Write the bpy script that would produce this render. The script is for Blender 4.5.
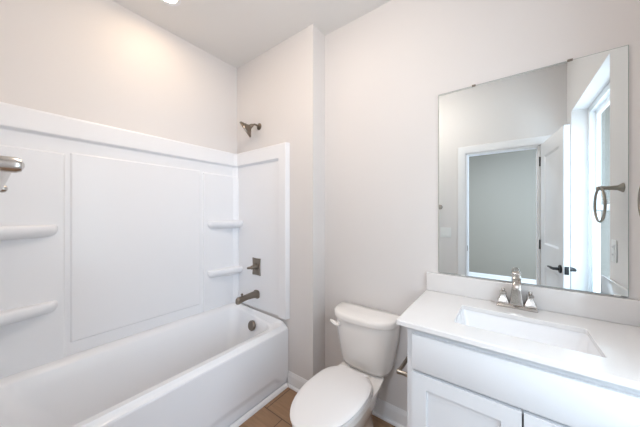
import bpy, bmesh, math, random
from mathutils import Vector, Matrix

for o in list(bpy.data.objects):
    bpy.data.objects.remove(o, do_unlink=True)
S = bpy.context.scene
COL = S.collection
PI = math.pi

# ------------------------------------------------------------------ camera
cam_d = bpy.data.cameras.new('camera')
cam_d.sensor_fit = 'HORIZONTAL'
cam_d.sensor_width = 36.0
cam_d.lens = 247.0 / 640.0 * 36.0
cam_d.clip_start = 0.01
cam = bpy.data.objects.new('camera', cam_d)
COL.objects.link(cam)
cam.location = (0, 0, 1.351)
cam.rotation_euler = (PI / 2, 0, math.radians(36.8))
S.camera = cam

# ------------------------------------------------------------------ world, lights, exposure
S.view_settings.view_transform = 'Standard'
S.view_settings.look = 'None'
S.view_settings.gamma = 1.0
S.view_settings.use_curve_mapping = False
S.view_settings.exposure = 0.19

W = bpy.data.worlds.new('sky')
S.world = W
W.use_nodes = True
wb = W.node_tree.nodes['Background']
wb.inputs[0].default_value = (0.80, 0.90, 1.0, 1)
wb.inputs[1].default_value = 1.5


def area(name, loc, rot, sx, sy, power, col, shape='RECTANGLE', spread=180):
    d = bpy.data.lights.new(name, 'AREA')
    d.shape = shape
    d.size = sx
    d.size_y = sy
    d.energy = power
    d.color = col
    d.spread = math.radians(spread)
    o = bpy.data.objects.new(name, d)
    COL.objects.link(o)
    o.location = loc
    o.rotation_euler = rot
    return o


# daylight arriving at the bathroom window (outside the glass)
area('window_daylight', (0.70, 0.62, 1.40), (0, PI / 2, 0), 1.7, 1.02, 21, (0.74, 0.85, 1.0))
# added cool side fill, enters by an unseen opening in the bedroom wall
area('bedroom_side_fill', (2.30, -1.50, 1.45), (0, PI / 2, 0), 1.7, 1.8, 116, (0.64, 0.79, 1.0))
# added fill under the bedroom ceiling, lights the bathroom through the doorway
area('bedroom_top_fill', (-0.15, -1.25, 2.66), (0, 0, 0), 0.5, 0.5, 52, (0.80, 0.885, 1.0), 'DISK')

# ------------------------------------------------------------------ helpers
class MB:
    def __init__(self):
        self.v = []
        self.f = []

    def add(self, vs, fs):
        n = len(self.v)
        self.v += [tuple(p) for p in vs]
        self.f += [tuple(i + n for i in f) for f in fs]

    def box(self, x0, x1, y0, y1, z0, z1):
        vs = [(x, y, z) for z in (z0, z1) for y in (y0, y1) for x in (x0, x1)]
        self.add(vs, [(0, 2, 3, 1), (4, 5, 7, 6), (0, 1, 5, 4), (2, 6, 7, 3), (0, 4, 6, 2), (1, 3, 7, 5)])

    def loft(self, rings, cap0=True, cap1=True, closed=True):
        n = len(rings[0])
        vs = [p for r in rings for p in r]
        fs = []
        for i in range(len(rings) - 1):
            for j in range(n if closed else n - 1):
                k = (j + 1) % n
                fs.append((i * n + j, i * n + k, (i + 1) * n + k, (i + 1) * n + j))
        if cap0:
            fs.append(tuple(reversed(range(n))))
        if cap1:
            fs.append(tuple((len(rings) - 1) * n + j for j in range(n)))
        self.add(vs, fs)

    def tube(self, pts, rad, n=14, cap=True):
        pts = [Vector(p) for p in pts]
        if not isinstance(rad, (list, tuple)):
            rad = [rad] * len(pts)
        rings = []
        t0 = (pts[1] - pts[0]).normalized()
        up = Vector((0, 0, 1)) if abs(t0.z) < 0.9 else Vector((1, 0, 0))
        nrm = (up - t0 * up.dot(t0)).normalized()
        for i, p in enumerate(pts):
            a = pts[max(i - 1, 0)]
            b = pts[min(i + 1, len(pts) - 1)]
            t = (b - a).normalized()
            nrm = (nrm - t * nrm.dot(t)).normalized()
            bn = t.cross(nrm)
            rings.append([p + (nrm * math.cos(2 * PI * k / n) + bn * math.sin(2 * PI * k / n)) * rad[i] for k in range(n)])
        self.loft(rings, cap, cap)

    def lathe(self, base, axis, prof, n=28):
        """prof: list of (distance along axis, radius)"""
        base = Vector(base)
        a = Vector(axis).normalized()
        up = Vector((0, 0, 1)) if abs(a.z) < 0.9 else Vector((1, 0, 0))
        u = (up - a * up.dot(a)).normalized()
        w = a.cross(u)
        rings = [[base + a * d + (u * math.cos(2 * PI * k / n) + w * math.sin(2 * PI * k / n)) * max(r, 1e-4) for k in range(n)] for d, r in prof]
        self.loft(rings)

    def torus(self, c, axis, R, r, n=48, m=12):
        c = Vector(c)
        a = Vector(axis).normalized()
        up = Vector((0, 0, 1)) if abs(a.z) < 0.9 else Vector((1, 0, 0))
        u = (up - a * up.dot(a)).normalized()
        w = a.cross(u)
        rings = []
        for k in range(n + 1):
            t = 2 * PI * k / n
            d = u * math.cos(t) + w * math.sin(t)
            rings.append([c + d * (R + r * math.cos(2 * PI * j / m)) + a * r * math.sin(2 * PI * j / m) for j in range(m)])
        self.loft(rings, False, False)

    def build(self, name, mat, parent=None, bevel=0, seg=2, smooth=35, sub=0):
        me = bpy.data.meshes.new(name)
        me.from_pydata(self.v, [], self.f)
        bm = bmesh.new()
        bm.from_mesh(me)
        bmesh.ops.remove_doubles(bm, verts=bm.verts, dist=1e-6)
        bmesh.ops.recalc_face_normals(bm, faces=bm.faces)
        if bevel:
            es = [e for e in bm.edges if len(e.link_faces) == 2 and e.calc_face_angle(0) > 0.6]
            bmesh.ops.bevel(bm, geom=es, offset=bevel, segments=seg, profile=0.5, affect='EDGES', clamp_overlap=True)
        for f in bm.faces:
            f.smooth = smooth > 0
        for e in bm.edges:
            if len(e.link_faces) != 2 or e.calc_face_angle(0) > math.radians(smooth):
                e.smooth = False
        bm.to_mesh(me)
        bm.free()
        me.materials.append(mat)
        o = bpy.data.objects.new(name, me)
        COL.objects.link(o)
        if sub:
            md = o.modifiers.new('sub', 'SUBSURF')
            md.levels = sub
            md.render_levels = sub
        if parent:
            o.parent = parent
            o.matrix_parent_inverse = Matrix.Translation(-Vector(parent.location)) if parent.rotation_euler.z == 0 else Matrix.Identity(4)
        return o


def tag(o, label=None, cat=None, group=None, kind=None):
    if label:
        o['label'] = label
    if cat:
        o['category'] = cat
    if group:
        o['group'] = group
    if kind:
        o['kind'] = kind
    return o


def empty(name, loc, rz=0):
    o = bpy.data.objects.new(name, None)
    COL.objects.link(o)
    o.location = loc
    o.rotation_euler = (0, 0, rz)
    o.empty_display_size = 0.1
    return o


def rr(x0, x1, y0, y1, r, z, k=7):
    """rounded rectangle ring in the xy plane"""
    pts = []
    for cx, cy, a0 in ((x1 - r, y1 - r, 0), (x0 + r, y1 - r, PI / 2), (x0 + r, y0 + r, PI), (x1 - r, y0 + r, 3 * PI / 2)):
        for i in range(k + 1):
            a = a0 + PI / 2 * i / k
            pts.append((cx + r * math.cos(a), cy + r * math.sin(a), z))
    return pts


def sstep(a, b, x):
    t = min(max((x - a) / (b - a), 0), 1)
    return t * t * (3 - 2 * t)


def bump01(x, a, b, e):
    """1 between a and b with soft edges of width e inside"""
    return sstep(a, a + e, x) * (1 - sstep(b - e, b, x))


def coords(lo, hi, feats, e, step=0.05):
    s = set()
    n = max(int((hi - lo) / step), 1)
    for i in range(n + 1):
        s.add(round(lo + (hi - lo) * i / n, 5))
    for f in feats:
        for k in range(-6, 7):
            q = f + e * k / 5.0
            if lo <= q <= hi:
                s.add(round(q, 5))
    return sorted(s)


def slab(mb, w, h, t, panels, bev, depth, raised=None, both=True):
    """door slab in local coords: x 0..w, z 0..h, y -t..0, panels recessed on both faces"""
    xs = sorted({0, w} | {p[0] for p in panels} | {p[1] for p in panels})
    zs = sorted({0, h} | {p[2] for p in panels} | {p[3] for p in panels})
    for side in ((0, -1), (-t, 1)):
        y0, s = side
        use = both or y0 == 0
        for i in range(len(xs) - 1):
            for j in range(len(zs) - 1):
                a, b, c, d = xs[i], xs[i + 1], zs[j], zs[j + 1]
                isp = use and any(abs(p[0] - a) < 1e-6 and abs(p[1] - b) < 1e-6 and abs(p[2] - c) < 1e-6 and abs(p[3] - d) < 1e-6 for p in panels)
                R = lambda q, dy: [(a + q, y0 + s * dy, c + q), (b - q, y0 + s * dy, c + q), (b - q, y0 + s * dy, d - q), (a + q, y0 + s * dy, d - q)]
                if not isp:
                    mb.add(R(0, 0), [(0, 1, 2, 3)])
                else:
                    rs = [R(0, 0), R(bev, depth)]
                    if raised:
                        rs += [R(bev + raised[0], depth), R(bev + raised[0] + raised[1], depth - raised[2])]
                    mb.loft(rs, False, True)
    e = [(0, 0), (w, 0), (w, h), (0, h)]
    for i in range(4):
        (xa, za), (xb, zb) = e[i], e[(i + 1) % 4]
        # split the rim so that it welds to the face grid
        cut = [q for q in (xs if za == zb else zs)]
        if (xb if za == zb else zb) < (xa if za == zb else za):
            cut = cut[::-1]
        for k in range(len(cut) - 1):
            if za == zb:
                q = [(cut[k], 0, za), (cut[k + 1], 0, za), (cut[k + 1], -t, za), (cut[k], -t, za)]
            else:
                q = [(xa, 0, cut[k]), (xa, 0, cut[k + 1]), (xa, -t, cut[k + 1]), (xa, -t, cut[k])]
            mb.add(q, [(0, 1, 2, 3)])


# ------------------------------------------------------------------ materials
def mat(name, col, rough=0.5, metal=0.0, coat=0.0, spec=0.5, bump=None, mottle=None):
    m = bpy.data.materials.new(name)
    m.use_nodes = True
    nt = m.node_tree
    b = nt.nodes['Principled BSDF']
    b.inputs['Base Color'].default_value = (*col, 1)
    b.inputs['Roughness'].default_value = rough
    b.inputs['Metallic'].default_value = metal
    b.inputs['Coat Weight'].default_value = coat
    b.inputs['Coat Roughness'].default_value = 0.08
    b.inputs['Specular IOR Level'].default_value = spec
    tc = nt.nodes.new('ShaderNodeTexCoord')
    if bump:
        sc, st, di = bump
        n = nt.nodes.new('ShaderNodeTexNoise')
        n.inputs['Scale'].default_value = sc
        n.inputs['Detail'].default_value = 3
        nt.links.new(tc.outputs['Object'], n.inputs['Vector'])
        bp = nt.nodes.new('ShaderNodeBump')
        bp.inputs['Strength'].default_value = st
        bp.inputs['Distance'].default_value = di
        nt.links.new(n.outputs['Fac'], bp.inputs['Height'])
        nt.links.new(bp.outputs['Normal'], b.inputs['Normal'])
    if mottle:
        sc, amt = mottle
        n = nt.nodes.new('ShaderNodeTexNoise')
        n.inputs['Scale'].default_value = sc
        n.inputs['Detail'].default_value = 4
        nt.links.new(tc.outputs['Object'], n.inputs['Vector'])
        mx = nt.nodes.new('ShaderNodeMix')
        mx.data_type = 'RGBA'
        mx.inputs[6].default_value = (*[c * (1 - amt) for c in col], 1)
        mx.inputs[7].default_value = (*[min(c * (1 + amt), 1) for c in col], 1)
        nt.links.new(n.outputs['Fac'], mx.inputs[0])
        nt.links.new(mx.outputs[2], b.inputs['Base Color'])
    return m


M_wall = mat('wall_paint', (0.755, 0.728, 0.716), 0.6, bump=(260, 0.08, 0.002))
M_wallb = mat('bedroom_paint_darkened', (0.30, 0.275, 0.232), 0.6, bump=(260, 0.08, 0.002))  # wall paint darkened to offset the added bedroom fill
M_ceil = mat('ceiling_paint', (0.82, 0.80, 0.78), 0.7, bump=(200, 0.1, 0.002))
M_trim = mat('trim_paint', (0.84, 0.84, 0.85), 0.35)
M_door = mat('door_paint', (0.80, 0.81, 0.83), 0.35)
M_acry = mat('white_acrylic', (0.86, 0.865, 0.885), 0.34, coat=0.15, mottle=(3, 0.006))
M_porc = mat('porcelain', (0.90, 0.875, 0.85), 0.12, coat=0.5)
M_seat = mat('seat_plastic', (0.84, 0.825, 0.825), 0.3)
M_quartz = mat('cultured_marble', (0.765, 0.75, 0.742), 0.12, coat=0.5, mottle=(30, 0.012))
M_sink = mat('sink_china', (0.86, 0.86, 0.87), 0.1, coat=0.5)
M_cab = mat('cabinet_paint', (0.70, 0.715, 0.735), 0.35)
M_nick = mat('brushed_nickel', (0.55, 0.52, 0.49), 0.2, metal=1.0)
M_dnick = mat('satin_nickel', (0.32, 0.29, 0.25), 0.28, metal=1.0)
M_bronze = mat('dark_nickel', (0.24, 0.205, 0.17), 0.3, metal=1.0)
M_black = mat('black_metal', (0.012, 0.012, 0.014), 0.35)
M_dark = mat('slot_black', (0.02, 0.02, 0.02), 0.5)
M_plast = mat('white_plastic', (0.82, 0.82, 0.81), 0.3)
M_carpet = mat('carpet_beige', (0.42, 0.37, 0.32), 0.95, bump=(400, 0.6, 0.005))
M_vinyl = mat('window_vinyl', (0.88, 0.89, 0.90), 0.3)


def mirror_mat():
    m = mat('mirror_silver', (0.86, 0.915, 0.925), 0.0, metal=1.0)
    return m


M_mirror = mirror_mat()
M_medge = mat('mirror_edge', (0.33, 0.40, 0.38), 0.15, spec=0.6)


def glass_mat():
    m = bpy.data.materials.new('window_glass')
    m.use_nodes = True
    nt = m.node_tree
    nt.nodes.clear()
    out = nt.nodes.new('ShaderNodeOutputMaterial')
    mx = nt.nodes.new('ShaderNodeMixShader')
    tr = nt.nodes.new('ShaderNodeBsdfTransparent')
    tr.inputs[0].default_value = (0.96, 0.98, 0.97, 1)
    gl = nt.nodes.new('ShaderNodeBsdfGlossy')
    gl.inputs['Roughness'].default_value = 0.0
    fr = nt.nodes.new('ShaderNodeFresnel')
    fr.inputs[0].default_value = 1.45
    geo = nt.nodes.new('ShaderNodeNewGeometry')
    inv = nt.nodes.new('ShaderNodeMath')
    inv.operation = 'SUBTRACT'
    inv.inputs[0].default_value = 1.0
    nt.links.new(geo.outputs['Backfacing'], inv.inputs[1])
    mul = nt.nodes.new('ShaderNodeMath')
    mul.operation = 'MULTIPLY'
    nt.links.new(fr.outputs[0], mul.inputs[0])
    nt.links.new(inv.outputs[0], mul.inputs[1])
    nt.links.new(mul.outputs[0], mx.inputs[0])
    nt.links.new(tr.outputs[0], mx.inputs[1])
    nt.links.new(gl.outputs[0], mx.inputs[2])
    nt.links.new(mx.outputs[0], out.inputs[0])
    return m


M_glass = glass_mat()


def emit_mat(name, col, st):
    m = bpy.data.materials.new(name)
    m.use_nodes = True
    b = m.node_tree.nodes['Principled BSDF']
    b.inputs['Base Color'].default_value = (0.9, 0.9, 0.9, 1)
    b.inputs['Emission Color'].default_value = (*col, 1)
    b.inputs['Emission Strength'].default_value = st
    return m


M_fill_dome = emit_mat('fill_dome_glow', (1.0, 0.885, 0.79), 38)  # glow of the added ceiling fill
M_lamp = emit_mat('lamp_glow', (1.0, 0.86, 0.66), 14)


def floor_mat():
    m = bpy.data.materials.new('brown_wood_look_tile')
    m.use_nodes = True
    nt = m.node_tree
    L = nt.links
    b = nt.nodes['Principled BSDF']
    b.inputs['Roughness'].default_value = 0.42
    tc = nt.nodes.new('ShaderNodeTexCoord')
    mp = nt.nodes.new('ShaderNodeMapping')
    mp.inputs['Location'].default_value = (1.17, -1.15, 0)
    L.new(tc.outputs['Object'], mp.inputs['Vector'])
    br = nt.nodes.new('ShaderNodeTexBrick')
    br.offset = 0.5
    br.inputs['Color1'].default_value = (0.37, 0.225, 0.13, 1)
    br.inputs['Color2'].default_value = (0.31, 0.185, 0.105, 1)
    br.inputs['Mortar'].default_value = (0.15, 0.09, 0.055, 1)
    br.inputs['Scale'].default_value = 1.0
    br.inputs['Mortar Size'].default_value = 0.0035
    br.inputs['Mortar Smooth'].default_value = 0.2
    br.inputs['Brick Width'].default_value = 0.305
    br.inputs['Row Height'].default_value = 0.305
    L.new(mp.outputs[0], br.inputs['Vector'])
    mp2 = nt.nodes.new('ShaderNodeMapping')
    mp2.inputs['Scale'].default_value = (3, 28, 1)
    L.new(tc.outputs['Object'], mp2.inputs['Vector'])
    n = nt.nodes.new('ShaderNodeTexNoise')
    n.inputs['Scale'].default_value = 1.6
    n.inputs['Detail'].default_value = 6
    n.inputs['Distortion'].default_value = 0.8
    L.new(mp2.outputs[0], n.inputs['Vector'])
    rp = nt.nodes.new('ShaderNodeMapRange')
    rp.inputs['From Min'].default_value = 0.3
    rp.inputs['From Max'].default_value = 0.7
    rp.inputs['To Min'].default_value = 0.84
    rp.inputs['To Max'].default_value = 1.12
    L.new(n.outputs['Fac'], rp.inputs['Value'])
    mx = nt.nodes.new('ShaderNodeVectorMath')
    mx.operation = 'SCALE'
    L.new(br.outputs['Color'], mx.inputs[0])
    L.new(rp.outputs[0], mx.inputs['Scale'])
    L.new(mx.outputs[0], b.inputs['Base Color'])
    bp = nt.nodes.new('ShaderNodeBump')
    bp.inputs['Strength'].default_value = 0.4
    bp.inputs['Distance'].default_value = 0.002
    bp.invert = True
    L.new(br.outputs['Fac'], bp.inputs['Height'])
    L.new(bp.outputs[0], b.inputs['Normal'])
    return m


M_floor = floor_mat()

# ------------------------------------------------------------------ room dimensions
XL, XR = -2.055, 0.46          # left and right walls
YB, YF = 1.571, -0.08          # back wall (mirror, toilet) and front wall (door)
YE = 1.42                      # plumbing wall at the end of the tub
XJ = -1.127                    # the jog between the two
XT = -1.374                    # outer face of the tub
H = 2.743
FT = 0.115                     # front wall thickness
DX0, DX1, DH = -0.351, 0.276, 2.02   # door opening
WY0, WY1, WZ0, WZ1 = 0.12, 1.095, 0.56, 2.23  # window opening
WT = 0.16                      # outside wall thickness
BY, BXL, BXR = -3.1, -2.3, 2.1  # bedroom


def struct(mb, name, m, **k):
    o = mb.build(name, m, **k)
    o['kind'] = 'structure'
    return o


b = MB(); b.box(XL - .1, XR + WT, YF - FT, YB + .1, -0.1, 0); struct(b, 'floor', M_floor)
b = MB(); b.box(XL - .1, XR + WT, YF - FT, YB + .1, H, H + .1); struct(b, 'ceiling', M_ceil)
b = MB(); b.box(XL - .1, XL, YF, YE, 0, H); struct(b, 'wall_left', M_wall)
b = MB(); b.box(XL - .1, XJ, YE, YB + .1, 0, H); struct(b, 'wall_plumbing', M_wall)
b = MB(); b.box(XJ, XR, YB, YB + .1, 0, H); struct(b, 'wall_back', M_wall)
b = MB()
b.box(XR, XR + WT, YF, WY0, 0, H)
b.box(XR, XR + WT, WY1, YB + .1, 0, H)
b.box(XR, XR + WT, WY0, WY1, 0, WZ0)
b.box(XR, XR + WT, WY0, WY1, WZ1, H)
struct(b, 'wall_right', M_wall)
b = MB()
b.box(XL - .1, DX0, YF - FT, YF, 0, H)
b.box(DX1, XR + WT, YF - FT, YF, 0, H)
b.box(DX0, DX1, YF - FT, YF, DH, H)
struct(b, 'wall_front', M_wall)

# bedroom behind the camera (seen through the doorway in the mirror)
YB0 = YF - FT
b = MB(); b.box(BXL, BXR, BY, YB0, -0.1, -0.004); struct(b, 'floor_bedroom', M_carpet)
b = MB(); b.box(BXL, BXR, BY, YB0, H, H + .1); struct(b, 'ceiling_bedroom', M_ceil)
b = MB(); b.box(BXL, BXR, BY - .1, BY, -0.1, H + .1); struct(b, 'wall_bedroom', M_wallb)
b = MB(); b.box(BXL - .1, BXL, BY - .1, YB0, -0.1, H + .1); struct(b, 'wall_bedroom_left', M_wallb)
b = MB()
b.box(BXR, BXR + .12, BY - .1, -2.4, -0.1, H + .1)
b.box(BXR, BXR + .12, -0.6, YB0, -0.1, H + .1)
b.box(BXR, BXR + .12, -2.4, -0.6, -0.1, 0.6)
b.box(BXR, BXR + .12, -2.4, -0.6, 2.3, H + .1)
struct(b, 'wall_bedroom_right', M_wallb)  # opening added to let the bedroom side fill in
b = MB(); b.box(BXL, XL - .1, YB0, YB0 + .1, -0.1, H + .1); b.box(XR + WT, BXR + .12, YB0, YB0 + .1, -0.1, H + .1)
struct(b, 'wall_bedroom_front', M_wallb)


# baseboards
def base_profile(h=0.105, t=0.014):
    return [(0, 0), (t, 0), (t, h * 0.72), (t * 0.75, h * 0.82), (t * 0.45, h * 0.93), (t * 0.3, h), (0, h)]


def baseboard(name, p0, p1, nrm, h=0.105):
    mb = MB()
    n = Vector((nrm[0], nrm[1], 0))
    rings = []
    for p in (p0, p1):
        rings.append([Vector((p[0], p[1], 0)) + n * d + Vector((0, 0, z)) for d, z in base_profile(h)])
    mb.loft(rings)
    # shoe moulding in front of it
    sh = [(0.014, 0), (0.030, 0), (0.029, 0.008), (0.024, 0.014), (0.014, 0.017)]
    mb.loft([[Vector((p[0], p[1], 0)) + n * d + Vector((0, 0, z)) for d, z in sh] for p in (p0, p1)])
    return struct(mb, name, M_trim, smooth=25)


baseboard('baseboard_back', (XJ, YB), (-0.342, YB), (0, -1))
baseboard('baseboard_jog', (XJ, YE - 0.0305), (XJ, YB - 0.0305), (1, 0))
baseboard('baseboard_plumbing', (XT + .004, YE), (XJ - .0002, YE), (0, -1))
baseboard('baseboard_right', (XR, 0.45), (XR, 1.04), (-1, 0))
baseboard('baseboard_front', (XT, YF), (DX0 - .082, YF), (0, 1))
baseboard('baseboard_bedroom', (BXL, BY), (BXR, BY), (0, 1), 0.09)
# quarter round along the tub skirt
mb = MB()
q = [(0, 0)] + [(0.022 * math.cos(a * PI / 12), 0.026 * math.sin(a * PI / 12)) for a in range(7)]
mb.loft([[(XT + 0.001 + d, y, z) for d, z in q] for y in (YF, YE - 0.031)])
struct(mb, 'trim_1', M_trim)

# door casing, jamb
mb = MB()
CW, CT = 0.08, 0.017
for s, yy in ((1, YF), (-1, YB0)):
    prof = [(0.004, 0), (0.004, 0.010), (0.012, CT * .75), (0.05, CT), (CW - .008, CT), (CW, CT * .7), (CW, 0)]
    path = [(DX0, 0, -1, 0), (DX0, DH, -1, 1), (DX1, DH, 1, 1), (DX1, 0, 1, 0)]
    mb.loft([[(x + sx * d, yy + s * t, (z + sz * d) if sz else 0) for d, t in prof] for x, z, sx, sz in path])
struct(mb, 'trim_2', M_trim, smooth=25)
mb = MB()
mb.box(DX0 - .001, DX0 + .012, YB0, YF, 0, DH)
mb.box(DX1 - .012, DX1 + .001, YB0, YF, 0, DH)
mb.box(DX0, DX1, YB0, YF, DH - .012, DH + .001)
mb.box(DX0 + .012, DX0 + .022, YB0 + .03, YF - .038, 0, DH - .012)
mb.box(DX1 - .022, DX1 - .012, YB0 + .03, YF - .038, 0, DH - .012)
jamb = struct(mb, 'trim_3', M_trim)
mb = MB(); mb.box(DX0 + .012, DX0 + .0135, YF - .036, YF - .002, 0.93, 0.99)
sp = mb.build('strike_plate', M_black, jamb)

# the open bathroom door
door = empty('door_1', (DX1 + .002, -0.056, 0.008), math.radians(83))
tag(door, kind='structure')
DW, DHT, DT = 0.612, 2.005, 0.035
mb = MB()
pl = [(0.11, DW - .11, 0.22, 0.86), (0.11, DW - .11, 1.06, DHT - .13)]
slab(mb, DW, DHT, DT, pl, 0.016, 0.009, (0.03, 0.03, 0.006))
mb.build('door_leaf', M_door, door, smooth=20)
for s in (1, -1):
    y0 = 0.0 if s > 0 else -DT
    mb = MB()
    mb.lathe((DW - .06, y0, 0.915), (0, s, 0), [(0, .032), (.006, .032), (.010, .028), (.010, .012), (.042, .011), (.048, .011)], 24)
    mb.tube([(DW - .06, y0 + s * .042, .915), (DW - .085, y0 + s * .048, .915), (DW - .12, y0 + s * .049, .916), (DW - .175, y0 + s * .047, .911)], [.011, .011, .009, .007], 12)
    mb.build('door_handle', M_black, door)
mb = MB(); mb.box(DW, DW + .0015, -DT + .005, -.005, 0.885, 0.945)
mb.box(DW, DW + .008, -DT + .011, -.011, 0.907, 0.923)
mb.build('latch_plate', M_black, door)
for z in (0.18, 1.0, 1.80):
    mb = MB(); mb.tube([(-.004, .006, z), (-.004, .006, z + .09)], .006, 10); mb.build('hinge', M_black, door)

# bathroom window in the right wall
win = empty('window_1', (XR, (WY0 + WY1) / 2, WZ0))
tag(win, kind='structure')
mb = MB()
mb.box(XR - .022, XR + WT - .05, WY0 - .03, WY1 + .03, WZ0 - .022, WZ0)
mb.build('window_sill', M_trim, win, bevel=.004)
mb = MB()
x0, x1 = XR + .10, XR + WT
fw = 0.045
mb.box(x0, x1, WY0, WY0 + fw, WZ0, WZ1)
mb.box(x0, x1, WY1 - fw, WY1, WZ0, WZ1)
mb.box(x0, x1, WY0 + fw, WY1 - fw, WZ0, WZ0 + fw)
mb.box(x0, x1, WY0 + fw, WY1 - fw, WZ1 - fw, WZ1)
mb.build('window_frame', M_vinyl, win, bevel=.003)
zm = (WZ0 + WZ1) / 2
for za, zb, dx in ((WZ0 + fw, zm + .02, 0.012), (zm - .02, WZ1 - fw, 0.034)):
    mb = MB()
    a, c, s_ = WY0 + fw, WY1 - fw, .038
    xa, xb = x0 + dx, x0 + dx + .022
    mb.box(xa, xb, a, a + s_, za, zb)
    mb.box(xa, xb, c - s_, c, za, zb)
    mb.box(xa, xb, a + s_, c - s_, za, za + s_)
    mb.box(xa, xb, a + s_, c - s_, zb - s_, zb)
    sash = mb.build('sash', M_vinyl, win, bevel=.003)
    mb = MB(); mb.box(xa + .009, xa + .013, a + s_, c - s_, za + s_, zb - s_)
    pane = mb.build('window_pane', M_glass)
    pane.parent = sash
    pane.matrix_parent_inverse = sash.matrix_parent_inverse.copy()
    pane.matrix_parent_inverse = Matrix.Identity(4) @ Matrix.Identity(4)
    # sash sits at the window's origin offset; keep the pane in place
    pane.matrix_parent_inverse = Matrix.Identity(4)

# ------------------------------------------------------------------ tub
RZ = 0.447
tub = empty('bathtub', ((XL + XT) / 2, (YF + YE) / 2, 0))
tag(tub, 'white alcove bathtub with plain skirt set against the left wall', 'bathtub')
g = 0.003
mb = MB()
x0, x1, y0, y1 = XL + g, XT - .012, YF + g, YE - g
# deck, lip and basin
ix0, ix1, iy0, iy1 = XL + .062, XT - .108, YF + .08, YE - .062


def lift_out(x):
    return .073 * sstep(0, 1, (XT - .012 - x) / .030)


def lift_in(x):
    return .056 * min(max((ix1 - x) / (ix1 - ix0), 0), 1)


def lifted(ring, fn):
    return [(p[0], p[1], p[2] + fn(p[0])) for p in ring]


R = [lifted(rr(x0, x1 + .012, y0, y1, .004, RZ - .012), lift_out),
     lifted(rr(x0 + .001, x1 + .009, y0 + .001, y1 - .001, .005, RZ - .003), lift_out),
     lifted(rr(x0 + .004, x1, y0 + .004, y1 - .004, .008, RZ), lift_out),
     lifted(rr(x0 + .040, x1 - .012, y0 + .038, y1 - .038, .010, RZ), lift_out),
     lifted(rr(ix0 - .010, ix1 + .012, iy0 - .012, iy1 + .012, .075, RZ), lift_in),
     lifted(rr(ix0 - .003, ix1 + .003, iy0 - .003, iy1 + .003, .075, RZ - .004), lift_in),
     lifted(rr(ix0 + .003, ix1 - .004, iy0 + .006, iy1 - .004, .075, RZ - .016), lift_in),
     lifted(rr(ix0 + .014, ix1 - .014, iy0 + .03, iy1 - .012, .08, RZ - .07), lambda x: lift_in(x) * .7),
     rr(ix0 + .050, ix1 - .040, iy0 + .16, iy1 - .045, .10, .18),
     rr(ix0 + .068, ix1 - .055, iy0 + .21, iy1 - .062, .11, .125),
     rr(ix0 + .10, ix1 - .085, iy0 + .26, iy1 - .10, .10, .098),
     rr(ix0 + .14, ix1 - .13, iy0 + .32, iy1 - .15, .07, .092)]
mb.loft(R, False, True)
# skirt: a height field with a soft set-back along the foot
ys = coords(y0, y1, [YE - .06, YE - .10], .03)
zs = coords(0.0, RZ - .012, [.10, .13], .03, .03)
vs = []
for z in zs:
    for y in ys:
        k = (1 - sstep(.075, .125, z + .06 * sstep(YE - .16, YE - .05, y)))
        vs.append((XT - .009 * k, y, z))
n = len(ys)
mb.add(vs, [(i * n + j, i * n + j + 1, (i + 1) * n + j + 1, (i + 1) * n + j) for i in range(len(zs) - 1) for j in range(n - 1)])
mb.build('tub_shell', M_acry, tub, smooth=50)
# overflow plate
mb = MB()
oc = Vector((-1.722, iy1 - .0215, .398))
mb.lathe(oc, (0, -1, .18), [(-.004, .042), (.008, .042), (.015, .036), (.017, .012), (.016, .0)], 28)
mb.build('overflow_plate', M_bronze, tub)
mb = MB(); mb.lathe((-1.735, iy1 - .23, .0925), (0, 0, 1), [(0, .03), (.004, .028), (.005, .02), (.009, .018), (.011, .0)], 24)
mb.build('drain_stopper', M_bronze, tub)

# ------------------------------------------------------------------ surround
SZ0, SZ1 = RZ + .0738, 1.911
BZ = 1.785
sur = empty('shower_surround', ((XL + XT) / 2, YE, SZ0))
tag(sur, 'glossy white three wall shower surround with moulded shelves above the tub', 'shower surround')


def sheet(mb, us, zs, fn, place):
    n = len(us)
    vs = [place(u, z, fn(u, z)) for z in zs for u in us]
    mb.add(vs, [(i * n + j, i * n + j + 1, (i + 1) * n + j + 1, (i + 1) * n + j) for i in range(len(zs) - 1) for j in range(n - 1)])
    # edges back to the wall
    for row in (0, len(zs) - 1):
        a = [place(u, zs[row], fn(u, zs[row])) for u in us]
        c = [place(u, zs[row], 0.001) for u in us]
        mb.add(a + c, [(j, j + 1, n + j + 1, n + j) for j in range(n - 1)])
    m = len(zs)
    for colm in (0, n - 1):
        a = [place(us[colm], z, fn(us[colm], z)) for z in zs]
        c = [place(us[colm], z, 0.001) for z in zs]
        mb.add(a + c, [(j, j + 1, m + j + 1, m + j) for j in range(m - 1)])


E = .010
cy0, cy1 = 0.280, 1.055      # flat centre panel
ca, cb = 0.262, 1.073


def back_depth(y, z):
    d = .016
    d += .022 * sstep(BZ - .006, BZ + .012, z)                       # top band
    d -= .006 * sstep(SZ1 - .012, SZ1, z)
    zz = bump01(z, .592, 1.71, E)
    d += .007 * bump01(y, cy0, cy1, E) * zz                          # centre panel
    d += .010 * ((1 - sstep(ca - E, ca, y)) + sstep(cb, cb + E, y)) * bump01(z, .50, 1.70, E)
    # soft corner columns
    d += .020 * (1 - sstep(YF + .02, YF + .07, y)) + .020 * sstep(YE - .07, YE - .02, y)
    return d


us = coords(YF + .002, YE - .002, [ca, cy0, cy1, cb, YF + .05, YE - .05], E * 2)
zs = coords(SZ0, SZ1, [.592, 1.70, 1.71, BZ, .51, .525, SZ1 - .006], E * 1.6, .08)
mb = MB(); sheet(mb, us, zs, back_depth, lambda u, z, d: (XL + d, u, z))
mb.build('back_panel', M_acry, sur, smooth=60)

XC = -1.464
XE = -1.360   # outer edge of the end panels


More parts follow.
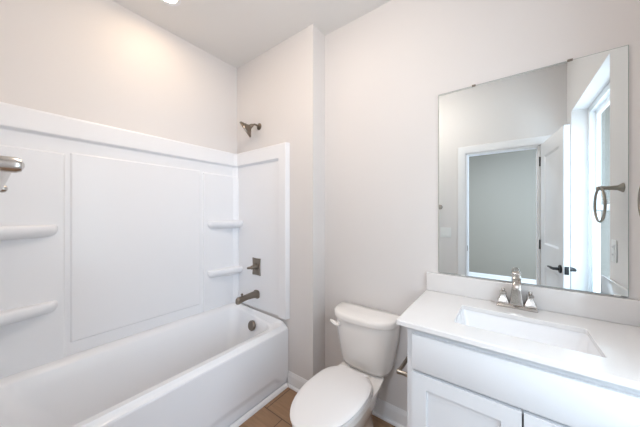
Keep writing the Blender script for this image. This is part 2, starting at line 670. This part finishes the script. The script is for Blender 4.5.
def end_depth(x, z):
    col = sstep(XC - .005, XC + .014, x)
    d = .014
    band = .022 * sstep(BZ - .006, BZ + .012, z)
    d += max(band, .022 * col)
    d -= .006 * sstep(SZ1 - .012, SZ1, z)
    d -= .034 * sstep(XE - .016, XE, x)
    return max(d, .002)


us2 = coords(XL + .002, XE, [XC, XC + .01, XE - .008], E * 1.5, .06)
for nm, yy, s in (('end_panel', YE, -1), ('end_panel', YF, 1)):
    mb = MB(); sheet(mb, us2, zs, end_depth, lambda u, z, d: (u, yy + s * d, z))
    mb.build(nm, M_acry, sur, smooth=60)

for ya, s in ((YE, -1), (YF, 1)):
    for zt in (1.288, 0.862):
        L, D, T = 0.300, 0.092, 0.064
        n = 26
        prof = []
        for i in range(n + 1):
            t = i / n
            yy = t * L
            dd = D * (1 - sstep(.12, 1.0, t) * .55)
            e_ = max((t - .86) / .14, 0)
            dd = dd * math.sqrt(max(1 - e_ * e_, 0.02))
            prof.append((yy, dd))
        rings = []
        for z, sh in ((zt - T * 1.1, .045), (zt - T * .93, .020), (zt - T * .72, .006), (zt - T * .5, 0), (zt - .012, 0), (zt - .003, .004), (zt, .012), (zt - .001, .03)):
            rings.append([(XL + .018, ya + s * .012, z)] + [(XL + .018 + max(d - sh, .004), ya + s * (.012 + min(y, L - sh)), z) for y, d in prof] + [(XL + .018, ya + s * (.012 + L - sh), z)])
        mb = MB(); mb.loft(rings)
        mb.build('shelf', M_acry, sur, smooth=50)

# ------------------------------------------------------------------ shower fittings
YP = YE - .0145
sv = empty('shower_valve', (-1.745, YP, .885))
tag(sv, 'dark nickel shower valve plate with a lever, midway up the plumbing wall', 'shower valve')
mb = MB()
pl = []
hw, hh = .052, .075
for d, k in ((0, 1), (.006, 1), (.011, .9), (.012, .3)):
    ring = []
    for (ax, az, bx, bz) in ((-1, -1, 1, -1), (1, -1, 1, 1), (1, 1, -1, 1), (-1, 1, -1, -1)):
        for i in range(6):
            t = i / 6
            x = ax + (bx - ax) * t
            z = az + (bz - az) * t
            pinch = 1 - .10 * math.sin(PI * t)
            if ax == bx:
                x *= pinch
            else:
                z *= (1 - .03 * math.sin(PI * t))
            ring.append((-1.745 + x * hw * k, YP - d, .885 + z * hh * k))
    pl.append(ring)
mb.loft(pl)
mb.build('escutcheon', M_bronze, sv, smooth=30)
mb = MB()
mb.lathe((-1.745, YP - .011, .885), (0, -1, 0), [(0, .026), (.012, .024), (.020, .018), (.045, .017), (.050, .014), (.052, .004)], 24)
mb.tube([(-1.745, YP - .045, .885), (-1.757, YP - .058, .883), (-1.772, YP - .072, .880), (-1.778, YP - .078, .879)], [.012, .012, .010, .007], 12)
mb.build('lever', M_bronze, sv)

ts = empty('tub_spout', (-1.742, YP, .635))
tag(ts, 'dark nickel tub spout with diverter knob, over the overflow plate', 'tub spout')
mb = MB()


def sq(c, hx, hz, r=.3):
    cx, cy, cz = c
    out = []
    for i in range(20):
        a = 2 * PI * i / 20
        ca_, sa_ = math.cos(a), math.sin(a)
        out.append((cx + hx * math.copysign(abs(ca_) ** .6, ca_), cy, cz + hz * math.copysign(abs(sa_) ** .6, sa_)))
    return out


cx = -1.742
mb.loft([sq((cx, YP, .644), .036, .036), sq((cx, YP - .010, .644), .036, .036), sq((cx, YP - .013, .645), .029, .029),
         sq((cx, YP - .05, .647), .026, .025), sq((cx, YP - .11, .646), .024, .021), sq((cx, YP - .155, .642), .025, .022),
         sq((cx, YP - .190, .637), .025, .027), sq((cx, YP - .203, .633), .020, .023)])
mb.build('spout_body', M_bronze, ts, smooth=45)
mb = MB(); mb.lathe((cx, YP - .155, .660), (0, 0, 1), [(0, .006), (.014, .006), (.016, .010), (.024, .010), (.027, .006)], 16)
mb.build('diverter_knob', M_bronze, ts)

sh = empty('wall_shower', (-1.73, YE, 2.115))
tag(sh, 'dark nickel shower head on a bent arm above the surround', 'shower head')
mb = MB()
mb.lathe((-1.73, YE, 2.115), (0, -1, 0), [(0, .030), (.004, .029), (.010, .016), (.012, .012)], 24)
mb.build('flange', M_bronze, sh)
mb = MB()
mb.tube([(-1.73, YE - .006, 2.115), (-1.730, YE - .030, 2.120), (-1.731, YE - .050, 2.120), (-1.735, YE - .064, 2.114), (-1.741, YE - .074, 2.104)], .0085, 12)
mb.build('shower_arm', M_bronze, sh)
mb = MB()
nrm = Vector((-.62, -.55, -.56)).normalized()
mb.lathe(Vector((-1.739, YE - .072, 2.107)), nrm, [(-.012, .010), (.0, .016), (.012, .017), (.022, .022), (.034, .040), (.048, .060), (.056, .070), (.062, .074), (.072, .074), (.075, .068), (.072, .0)], 32)
mb.build('spray_head', M_bronze, sh, smooth=40)

# ------------------------------------------------------------------ toilet
TX = -0.729
toi = empty('toilet', (TX, 1.2, 0))
tag(toi, 'white two piece toilet with closed lid between the tub and the vanity', 'toilet')


def egg(yb, yf, w, z, ymid=None, nb=3.0, nf=2.1, n=48, cx=TX):
    if ymid is None:
        ymid = yb - (yb - yf) * .45
    out = []
    for i in range(n):
        a = 2 * PI * i / n
        c, s = math.cos(a), math.sin(a)
        e = nb if s > 0 else nf
        x = w * math.copysign(abs(c) ** (2 / e), c)
        y = ymid + ((yb - ymid) if s > 0 else (ymid - yf)) * math.copysign(abs(s) ** (2 / e), s)
        out.append((cx + x, y, z))
    return out


mb = MB()
mb.loft([egg(1.44, 1.00, .115, 0.0, 1.28), egg(1.44, .995, .118, .02, 1.28), egg(1.44, 1.00, .105, .06, 1.28),
         egg(1.43, .97, .102, .13, 1.25), egg(1.43, .925, .118, .20, 1.22), egg(1.47, .875, .148, .27, 1.17),
         egg(1.50, .838, .156, .325, 1.13), egg(1.52, .826, .160, .3465, 1.10, 4), egg(1.52, .828, .158, .3515, 1.10, 4)])
mb.build('bowl', M_porc, toi, smooth=50)
# raised seat deck between the bowl and the tank
mb = MB()
mb.loft([egg(1.335, .83, .152, .352, 1.09, 3.2, cx=TX + .010), egg(1.335, .826, .156, .356, 1.09, 3.2, cx=TX + .010), egg(1.335, .826, .156, .381, 1.09, 3.2, cx=TX + .010), egg(1.33, .832, .150, .385, 1.09, 3.2, cx=TX + .010)])
mb.build('bowl_rim', M_porc, toi, smooth=40)
mb = MB()
mb.loft([egg(1.295, .815, .156, .386, 1.085, 2.9, cx=TX + .012), egg(1.297, .808, .161, .390, 1.085, 2.9, cx=TX + .012), egg(1.297, .808, .161, .399, 1.085, 2.9, cx=TX + .012), egg(1.29, .815, .156, .403, 1.085, 2.9, cx=TX + .012)])
mb.build('seat', M_seat, toi, smooth=40)
mb = MB()
mb.loft([egg(1.297, .808, .158, .4045, 1.085, 2.9, cx=TX + .012), egg(1.300, .800, .163, .409, 1.085, 2.9, cx=TX + .012), egg(1.300, .800, .163, .416, 1.085, 2.9, cx=TX + .012),
         egg(1.296, .806, .158, .421, 1.085, 2.9, cx=TX + .012), egg(1.27, .84, .140, .4245, 1.085, 2.6, cx=TX + .012), egg(1.20, .95, .09, .4265, 1.085, 2.4, cx=TX + .012), egg(1.12, 1.06, .02, .427, 1.085, 2, cx=TX + .012)])
mb.build('seat_lid', M_seat, toi, smooth=40)
for s in (-1, 1):
    mb = MB(); mb.tube([(TX + s * .072 - .022, 1.313, .398), (TX + s * .072 + .022, 1.313, .398)], .0125, 12); mb.build('hinge', M_seat, toi)


def tank_ring(w, yb, yf, z, r=.5):
    return egg(yb, yf, w, z, yb - .055, 6, 2.9, 56)


mb = MB()
yb = 1.553
mb.loft([tank_ring(.128, yb - .03, 1.432, .352), tank_ring(.154, yb - .014, 1.402, .359), tank_ring(.168, yb - .004, 1.386, .385), tank_ring(.175, yb, 1.374, .44),
         tank_ring(.193, yb, 1.362, .53), tank_ring(.203, yb, 1.354, .61), tank_ring(.207, yb, 1.351, .664), tank_ring(.205, yb, 1.353, .668)])
mb.build('tank', M_porc, toi, smooth=50)
mb = MB()
mb.loft([tank_ring(.208, yb, 1.347, .6695), tank_ring(.217, yb + .002, 1.336, .675), tank_ring(.218, yb + .002, 1.335, .696),
         tank_ring(.215, yb, 1.340, .707), tank_ring(.205, yb - .008, 1.352, .713), tank_ring(.12, yb - .05, 1.42, .715), tank_ring(.03, yb - .053, 1.47, .7155)])
mb.build('tank_lid', M_porc, toi, smooth=50)
mb = MB()
lv = Vector((TX - .136, 1.374, .634))
mb.lathe(lv, (-.35, -1, 0), [(-.02, .016), (.014, .016), (.019, .011), (.03, .011)], 16)
p = lv + Vector((-.006, -.030, 0))
mb.tube([p + Vector((.016, -.002, 0)), p + Vector((-.006, 0, .001)), p + Vector((-.038, .010, .005)), p + Vector((-.056, .017, .007))], [.010, .0125, .0115, .007], 12)
mb.build('flush_lever', M_porc, toi)

# ------------------------------------------------------------------ vanity
VX0, VX1, VY = -0.333, 0.432, 1.068
CZ = 0.898
van = empty('vanity_cabinet', ((VX0 + VX1) / 2, 1.3, 0))
tag(van, 'white shaker vanity cabinet under the white countertop', 'cabinet')
CB = CZ - .021
mb = MB()
mb.box(VX0, VX0 + .016, VY, YB - .002, 0.0, CB)
mb.box(VX1 - .016, VX1, VY, YB - .002, 0.0, CB)
mb.box(VX0 + .016, VX1 - .016, VY + .07, VY + .085, 0, .10)
mb.box(VX0 + .016, VX1 - .016, VY, YB - .002, .10, .118)
mb.box(VX0 + .016, VX1 - .016, YB - .012, YB - .002, .118, CB)
# face frame
mb.box(VX0 + .016, VX0 + .045, VY, VY + .018, .118, CB)
mb.box(VX1 - .045, VX1 - .016, VY, VY + .018, .118, CB)
mb.box(VX0 + .045, VX1 - .045, VY, VY + .018, CB - .06, CB)
mb.box(VX0 + .045, VX1 - .045, VY, VY + .018, .68, .72)
mb.build('cabinet_body', M_cab, van, smooth=20)
fx0, fx1 = VX0 + .024, VX1 - .028
mid = (fx0 + fx1) / 2
mb = MB(); mb.box(fx0, fx1, VY - .020, VY - .001, .708, .852); mb.build('drawer_front', M_cab, van, bevel=.003)


def put_slab(name, xa, xb, za, zb, y, t, panels, bev, dep, m, parent):
    mb = MB(); slab(mb, xb - xa, zb - za, t, panels, bev, dep, None, False)
    # slab front is local y=0 facing +y; mirror it to face -y
    mb.v = [(xb - x, y - t - yy - t + t, za + z) for x, yy, z in mb.v]
    return mb.build(name, m, parent, smooth=15)


for xa, xb in ((fx0, mid - .0025), (mid + .0025, fx1)):
    w = xb - xa
    put_slab('cabinet_door', xa, xb, .112, .696, VY - .001, .019, [(.056, w - .056, .056, .584 - .056)], .002, .009, M_cab, van)

# countertop with undermount opening
ct = empty('countertop', (0.04, 1.3, CZ))
tag(ct, 'white stone vanity countertop with a backsplash under the mirror', 'countertop')
cx0, cx1, cyf, cyb = -0.372, XR - .0015, 1.040, YB - .0015
sx0, sx1, sy0, sy1 = -0.170, 0.257, 1.160, 1.402
mb = MB()
out = lambda z, i=0: rr(cx0 + i, cx1 - i, cyf + i, cyb - i, .006, z, 7)
inn = lambda z, i=0: rr(sx0 - i, sx1 + i, sy0 - i, sy1 + i, .012, z, 7)
mb.loft([inn(CZ - .02), inn(CZ - .002), inn(CZ, .002), out(CZ, .002), out(CZ - .003), out(CZ - .02), inn(CZ - .02)], False, False)
mb.build('counter_slab', M_quartz, ct, smooth=20)
mb = MB(); mb.box(cx0, cx1, YB - .021, YB - .0015, CZ + .0002, 1.003); mb.build('backsplash', M_quartz, ct, bevel=.003)
mb = MB(); mb.box(XR - .021, XR - .0015, cyf, YB - .0215, CZ + .0002, 1.003); mb.build('side_splash', M_quartz, ct, bevel=.003)

sk = empty('sink_basin', (0.0435, 1.281, CZ - .021))
tag(sk, 'white rectangular undermount sink basin set in the countertop', 'sink')
mb = MB()
zt = CZ - .0205
R = [rr(sx0 - .02, sx1 + .02, sy0 - .02, sy1 + .02, .03, zt), rr(sx0 - .004, sx1 + .004, sy0 - .004, sy1 + .004, .026, zt),
     rr(sx0 - .002, sx1 + .002, sy0 - .002, sy1 + .002, .026, zt - .006), rr(sx0 + .006, sx1 - .006, sy0 + .006, sy1 - .006, .03, zt - .06),
     rr(sx0 + .016, sx1 - .016, sy0 + .016, sy1 - .016, .04, zt - .095), rr(sx0 + .035, sx1 - .035, sy0 + .035, sy1 - .035, .04, zt - .112),
     rr(sx0 + .08, sx1 - .08, sy0 + .075, sy1 - .075, .03, zt - .118), rr(sx0 + .19, sx1 - .19, sy0 + .105, sy1 - .105, .012, zt - .120)]
outer = [rr(sx0 + .03, sx1 - .03, sy0 + .03, sy1 - .03, .04, zt - .13), rr(sx0 - .01, sx1 + .01, sy0 - .01, sy1 + .01, .03, zt - .10), rr(sx0 - .02, sx1 + .02, sy0 - .02, sy1 + .02, .03, zt - .01)]
mb.loft(outer + R, True, True)
mb.build('bowl', M_sink, sk, smooth=50)
mb = MB(); mb.lathe((0.0435, 1.281, zt - .1195), (0, 0, 1), [(0, .03), (.003, .029), (.004, .02), (.0045, .018), (.006, .0)], 24)
mb.build('drain', M_nick, sk)

# faucet
FX, FY = 0.0445, 1.516
fau = empty('faucet', (FX, FY, CZ))
tag(fau, 'brushed nickel two handle faucet on the countertop behind the sink', 'faucet')
mb = MB()
mb.loft([rr(FX - .078, FX + .078, FY - .026, FY + .026, .006, CZ + .0005, 4), rr(FX - .078, FX + .078, FY - .026, FY + .026, .006, CZ + .007, 4),
         rr(FX - .070, FX + .070, FY - .020, FY + .020, .006, CZ + .016, 4), rr(FX - .068, FX + .068, FY - .018, FY + .018, .006, CZ + .018, 4)])
mb.build('base_plate', M_nick, fau, smooth=25)


def pyr(mb, cx, cy, lv, r=.004):
    mb.loft([rr(cx - a, cx + a, cy - a * k, cy + a * k, min(r, a * .4), z, 4) for z, a, k in lv])


for s in (-1, 1):
    mb = MB()
    hx = FX + s * .051
    pyr(mb, hx, FY, [(CZ + .018, .023, 1), (CZ + .024, .0235, 1), (CZ + .029, .021, 1), (CZ + .052, .0125, 1), (CZ + .060, .0105, 1), (CZ + .063, .0135, 1), (CZ + .070, .0135, 1), (CZ + .073, .008, 1)])
    mb.lathe((hx, FY, CZ + .073), (0, 0, 1), [(0, .006), (.006, .0085), (.013, .0065), (.015, .001)], 16)
    mb.build('handle', M_nick, fau, smooth=30)
mb = MB()
pyr(mb, FX, FY, [(CZ + .018, .026, .95), (CZ + .026, .0265, .95), (CZ + .034, .024, .95), (CZ + .095, .0170, .95), (CZ + .135, .0150, .95), (CZ + .139, .0180, .95), (CZ + .163, .0180, .95), (CZ + .170, .015, .95), (CZ + .176, .009, .9)])
mb.build('faucet_body', M_nick, fau, smooth=30)
mb = MB()
rings = []
for y, z, hw_, hh_ in ((0, .152, .0160, .012), (-.025, .152, .0160, .012), (-.05, .146, .0155, .0115), (-.075, .134, .0150, .011), (-.092, .118, .0145, .011)):
    rings.append([(FX + dx * hw_, FY + y + dz * (.004 if y < -.08 else 0), CZ + z + dz * hh_) for dx, dz in ((-1, -1), (1, -1), (1, .7), (.7, 1), (-.7, 1), (-1, .7))])
mb.loft(rings)
mb.build('spout', M_nick, fau, bevel=.002, smooth=30)

# toilet paper holder on the cabinet side
tp = empty('toilet_paper_holder', (VX0, 1.22, .60))
tag(tp, 'brushed nickel toilet paper holder on the left side of the vanity cabinet', 'toilet paper holder')
for yy in (1.165, 1.325):
    mb = MB()
    mb.lathe((VX0 - .0005, yy, .60), (-1, 0, 0), [(0, .024), (.006, .023), (.012, .013), (.055, .009), (.064, .011), (.076, .012), (.080, .008), (.081, .002)], 20)
    mb.build('post', M_dnick, tp)
mb = MB(); mb.tube([(VX0 - .070, 1.176, .60), (VX0 - .070, 1.314, .60)], .009, 14)
mb.build('roller', M_bronze, tp)

# ------------------------------------------------------------------ mirror
MX0, MX1, MZ0, MZ1 = -0.3085, 0.4060, 1.009, 2.041
mir = empty('wall_mirror', ((MX0 + MX1) / 2, YB, MZ0))
tag(mir, 'large frameless rectangular mirror on the back wall above the vanity', 'mirror')
mb = MB(); mb.box(MX0, MX1, YB - .0070, YB - .001, MZ0, MZ1); mb.build('glass_back', M_medge, mir)
mb = MB(); mb.box(MX0 + .002, MX1 - .002, YB - .0078, YB - .0070, MZ0 + .002, MZ1 - .002); mb.build('mirror_glass', M_mirror, mir)
for px in (-.134, .235):
    mb = MB(); mb.box(px - .009, px + .009, YB - .0105, YB - .0008, MZ1 - .006, MZ1 + .005); mb.build('clip', M_bronze, mir, bevel=.002)
for px in (-.185, .375):
    mb = MB(); mb.box(px - .009, px + .009, YB - .0105, YB - .0080, MZ0 - .002, MZ0 + .004); mb.build('clip', M_plast, mir)

# ------------------------------------------------------------------ towel ring, outlet, switch, towel bar
tr = empty('towel_ring', (XR, 1.290, 1.477))
tag(tr, 'brushed nickel towel ring on the right wall beside the mirror', 'towel ring')
mb = MB()
mb.lathe((XR, 1.290, 1.477), (-1, 0, 0), [(0, .023), (.004, .023), (.010, .018), (.020, .012), (.064, .0085), (.070, .012), (.086, .012), (.090, .008)], 24)
mb.build('post', M_dnick, tr)
mb = MB(); mb.torus((XR - .078, 1.290, 1.477 - .084), (1, 0, 0), .084, .0056); mb.build('ring', M_dnick, tr)

ol = empty('outlet', (XR, 1.177, 1.156))
tag(ol, 'white wall outlet on the right wall below the towel ring', 'outlet')
mb = MB(); mb.box(XR - .006, XR - .0002, 1.142, 1.212, 1.098, 1.214); mb.build('cover_plate', M_plast, ol, bevel=.003)
for dz in (-.02, .02):
    mb = MB(); mb.box(XR - .009, XR - .005, 1.160, 1.194, 1.156 + dz - .0145, 1.156 + dz + .0145); r_ = mb.build('receptacle', M_plast, ol, bevel=.002)
    mb = MB()
    for dy in (-.0065, .0065):
        mb.box(XR - .0094, XR - .0088, 1.177 + dy - .001, 1.177 + dy + .001, 1.156 + dz - .004, 1.156 + dz + .005)
    sl = mb.build('slot', M_dark)
    sl.parent = r_

sw = empty('light_switch', (-.555, YF, 1.13))
tag(sw, 'white double light switch plate on the wall beside the door, seen in the mirror', 'light switch')
mb = MB(); mb.box(-.613, -.497, YF + .0002, YF + .006, 1.072, 1.188); mb.build('cover_plate', M_plast, sw, bevel=.003)
for dx in (-.023, .023):
    mb = MB()
    mb.add([(-.555 + dx - .016, YF + .005, 1.097), (-.555 + dx + .016, YF + .005, 1.097), (-.555 + dx + .016, YF + .005, 1.163), (-.555 + dx - .016, YF + .005, 1.163),
            (-.555 + dx - .016, YF + .011, 1.097), (-.555 + dx + .016, YF + .011, 1.097), (-.555 + dx + .016, YF + .008, 1.163), (-.555 + dx - .016, YF + .008, 1.163)],
           [(0, 1, 2, 3), (4, 5, 6, 7), (0, 1, 5, 4), (2, 3, 7, 6), (0, 3, 7, 4), (1, 2, 6, 5)])
    mb.build('rocker', M_plast, sw)

tb = empty('towel_bar', (-.9, YF, 1.425))
tag(tb, 'brushed nickel towel bar on the front wall, its rounded end at the left', 'towel bar')
TBX0, TBX1, TBY, TBZ = -1.22, -0.615, 0.013, 1.427
for x in (TBX0, TBX1):
    mb = MB()
    mb.lathe((x, YF, TBZ), (0, 1, 0), [(0, .027), (.004, .027), (.012, .019), (.025, .0115), (.074, .0105), (.077, .0120), (.104, .0125), (.110, .0098), (.113, .003)], 24)
    mb.build('post', M_nick, tb)
mb = MB(); mb.tube([(TBX0, TBY, TBZ), (TBX1, TBY, TBZ)], .0108, 18); mb.build('bar', M_nick, tb)

# ------------------------------------------------------------------ ceiling light over the tub
def recessed(lx, ly, power, col, label):
    cl = empty('recessed_light', (lx, ly, H))
    tag(cl, label, 'ceiling light')
    mb = MB()
    pr = [(.074, H), (.074, H - .005), (.058, H - .007), (.052, H - .004), (.052, H)]
    mb.loft([[(lx + r * math.cos(2 * PI * k / 40), ly + r * math.sin(2 * PI * k / 40), z - .0005) for k in range(40)] for r, z in pr], False, False)
    mb.build('trim_ring', M_trim, cl)
    mb = MB(); mb.lathe((lx, ly, H - .0005), (0, 0, -1), [(0, .051), (.002, .051), (.003, .04), (.0032, .0)], 32)
    mb.build('lens', M_lamp, cl)
    area('recessed_lamp', (lx, ly, H - .012), (0, 0, 0), .11, .11, power, col, 'DISK')


recessed(-1.723, .682, 1.5, (1.0, 0.70, 0.42), 'lit round recessed ceiling light above the bathtub')
# added fill light in dome form, out of view, brightens the room
DLX, DLY = -.78, .60
dl = empty('fill_dome', (DLX, DLY, H))
tag(dl, 'added fill light in the form of a frosted dome, out of view', 'ceiling light')
mb = MB(); mb.lathe((DLX, DLY, H - .0003), (0, 0, -1), [(0, .165), (.022, .165), (.026, .160), (.026, .145)], 40)
mb.build('fill_dome_base', M_nick, dl)
mb = MB(); mb.lathe((DLX, DLY, H - .0268), (0, 0, -1), [(0, .150)] + [(.085 * math.sin(a * PI / 20), .150 * math.cos(a * PI / 20)) for a in range(1, 11)], 40)
mb.build('fill_dome_glass', M_fill_dome, dl)
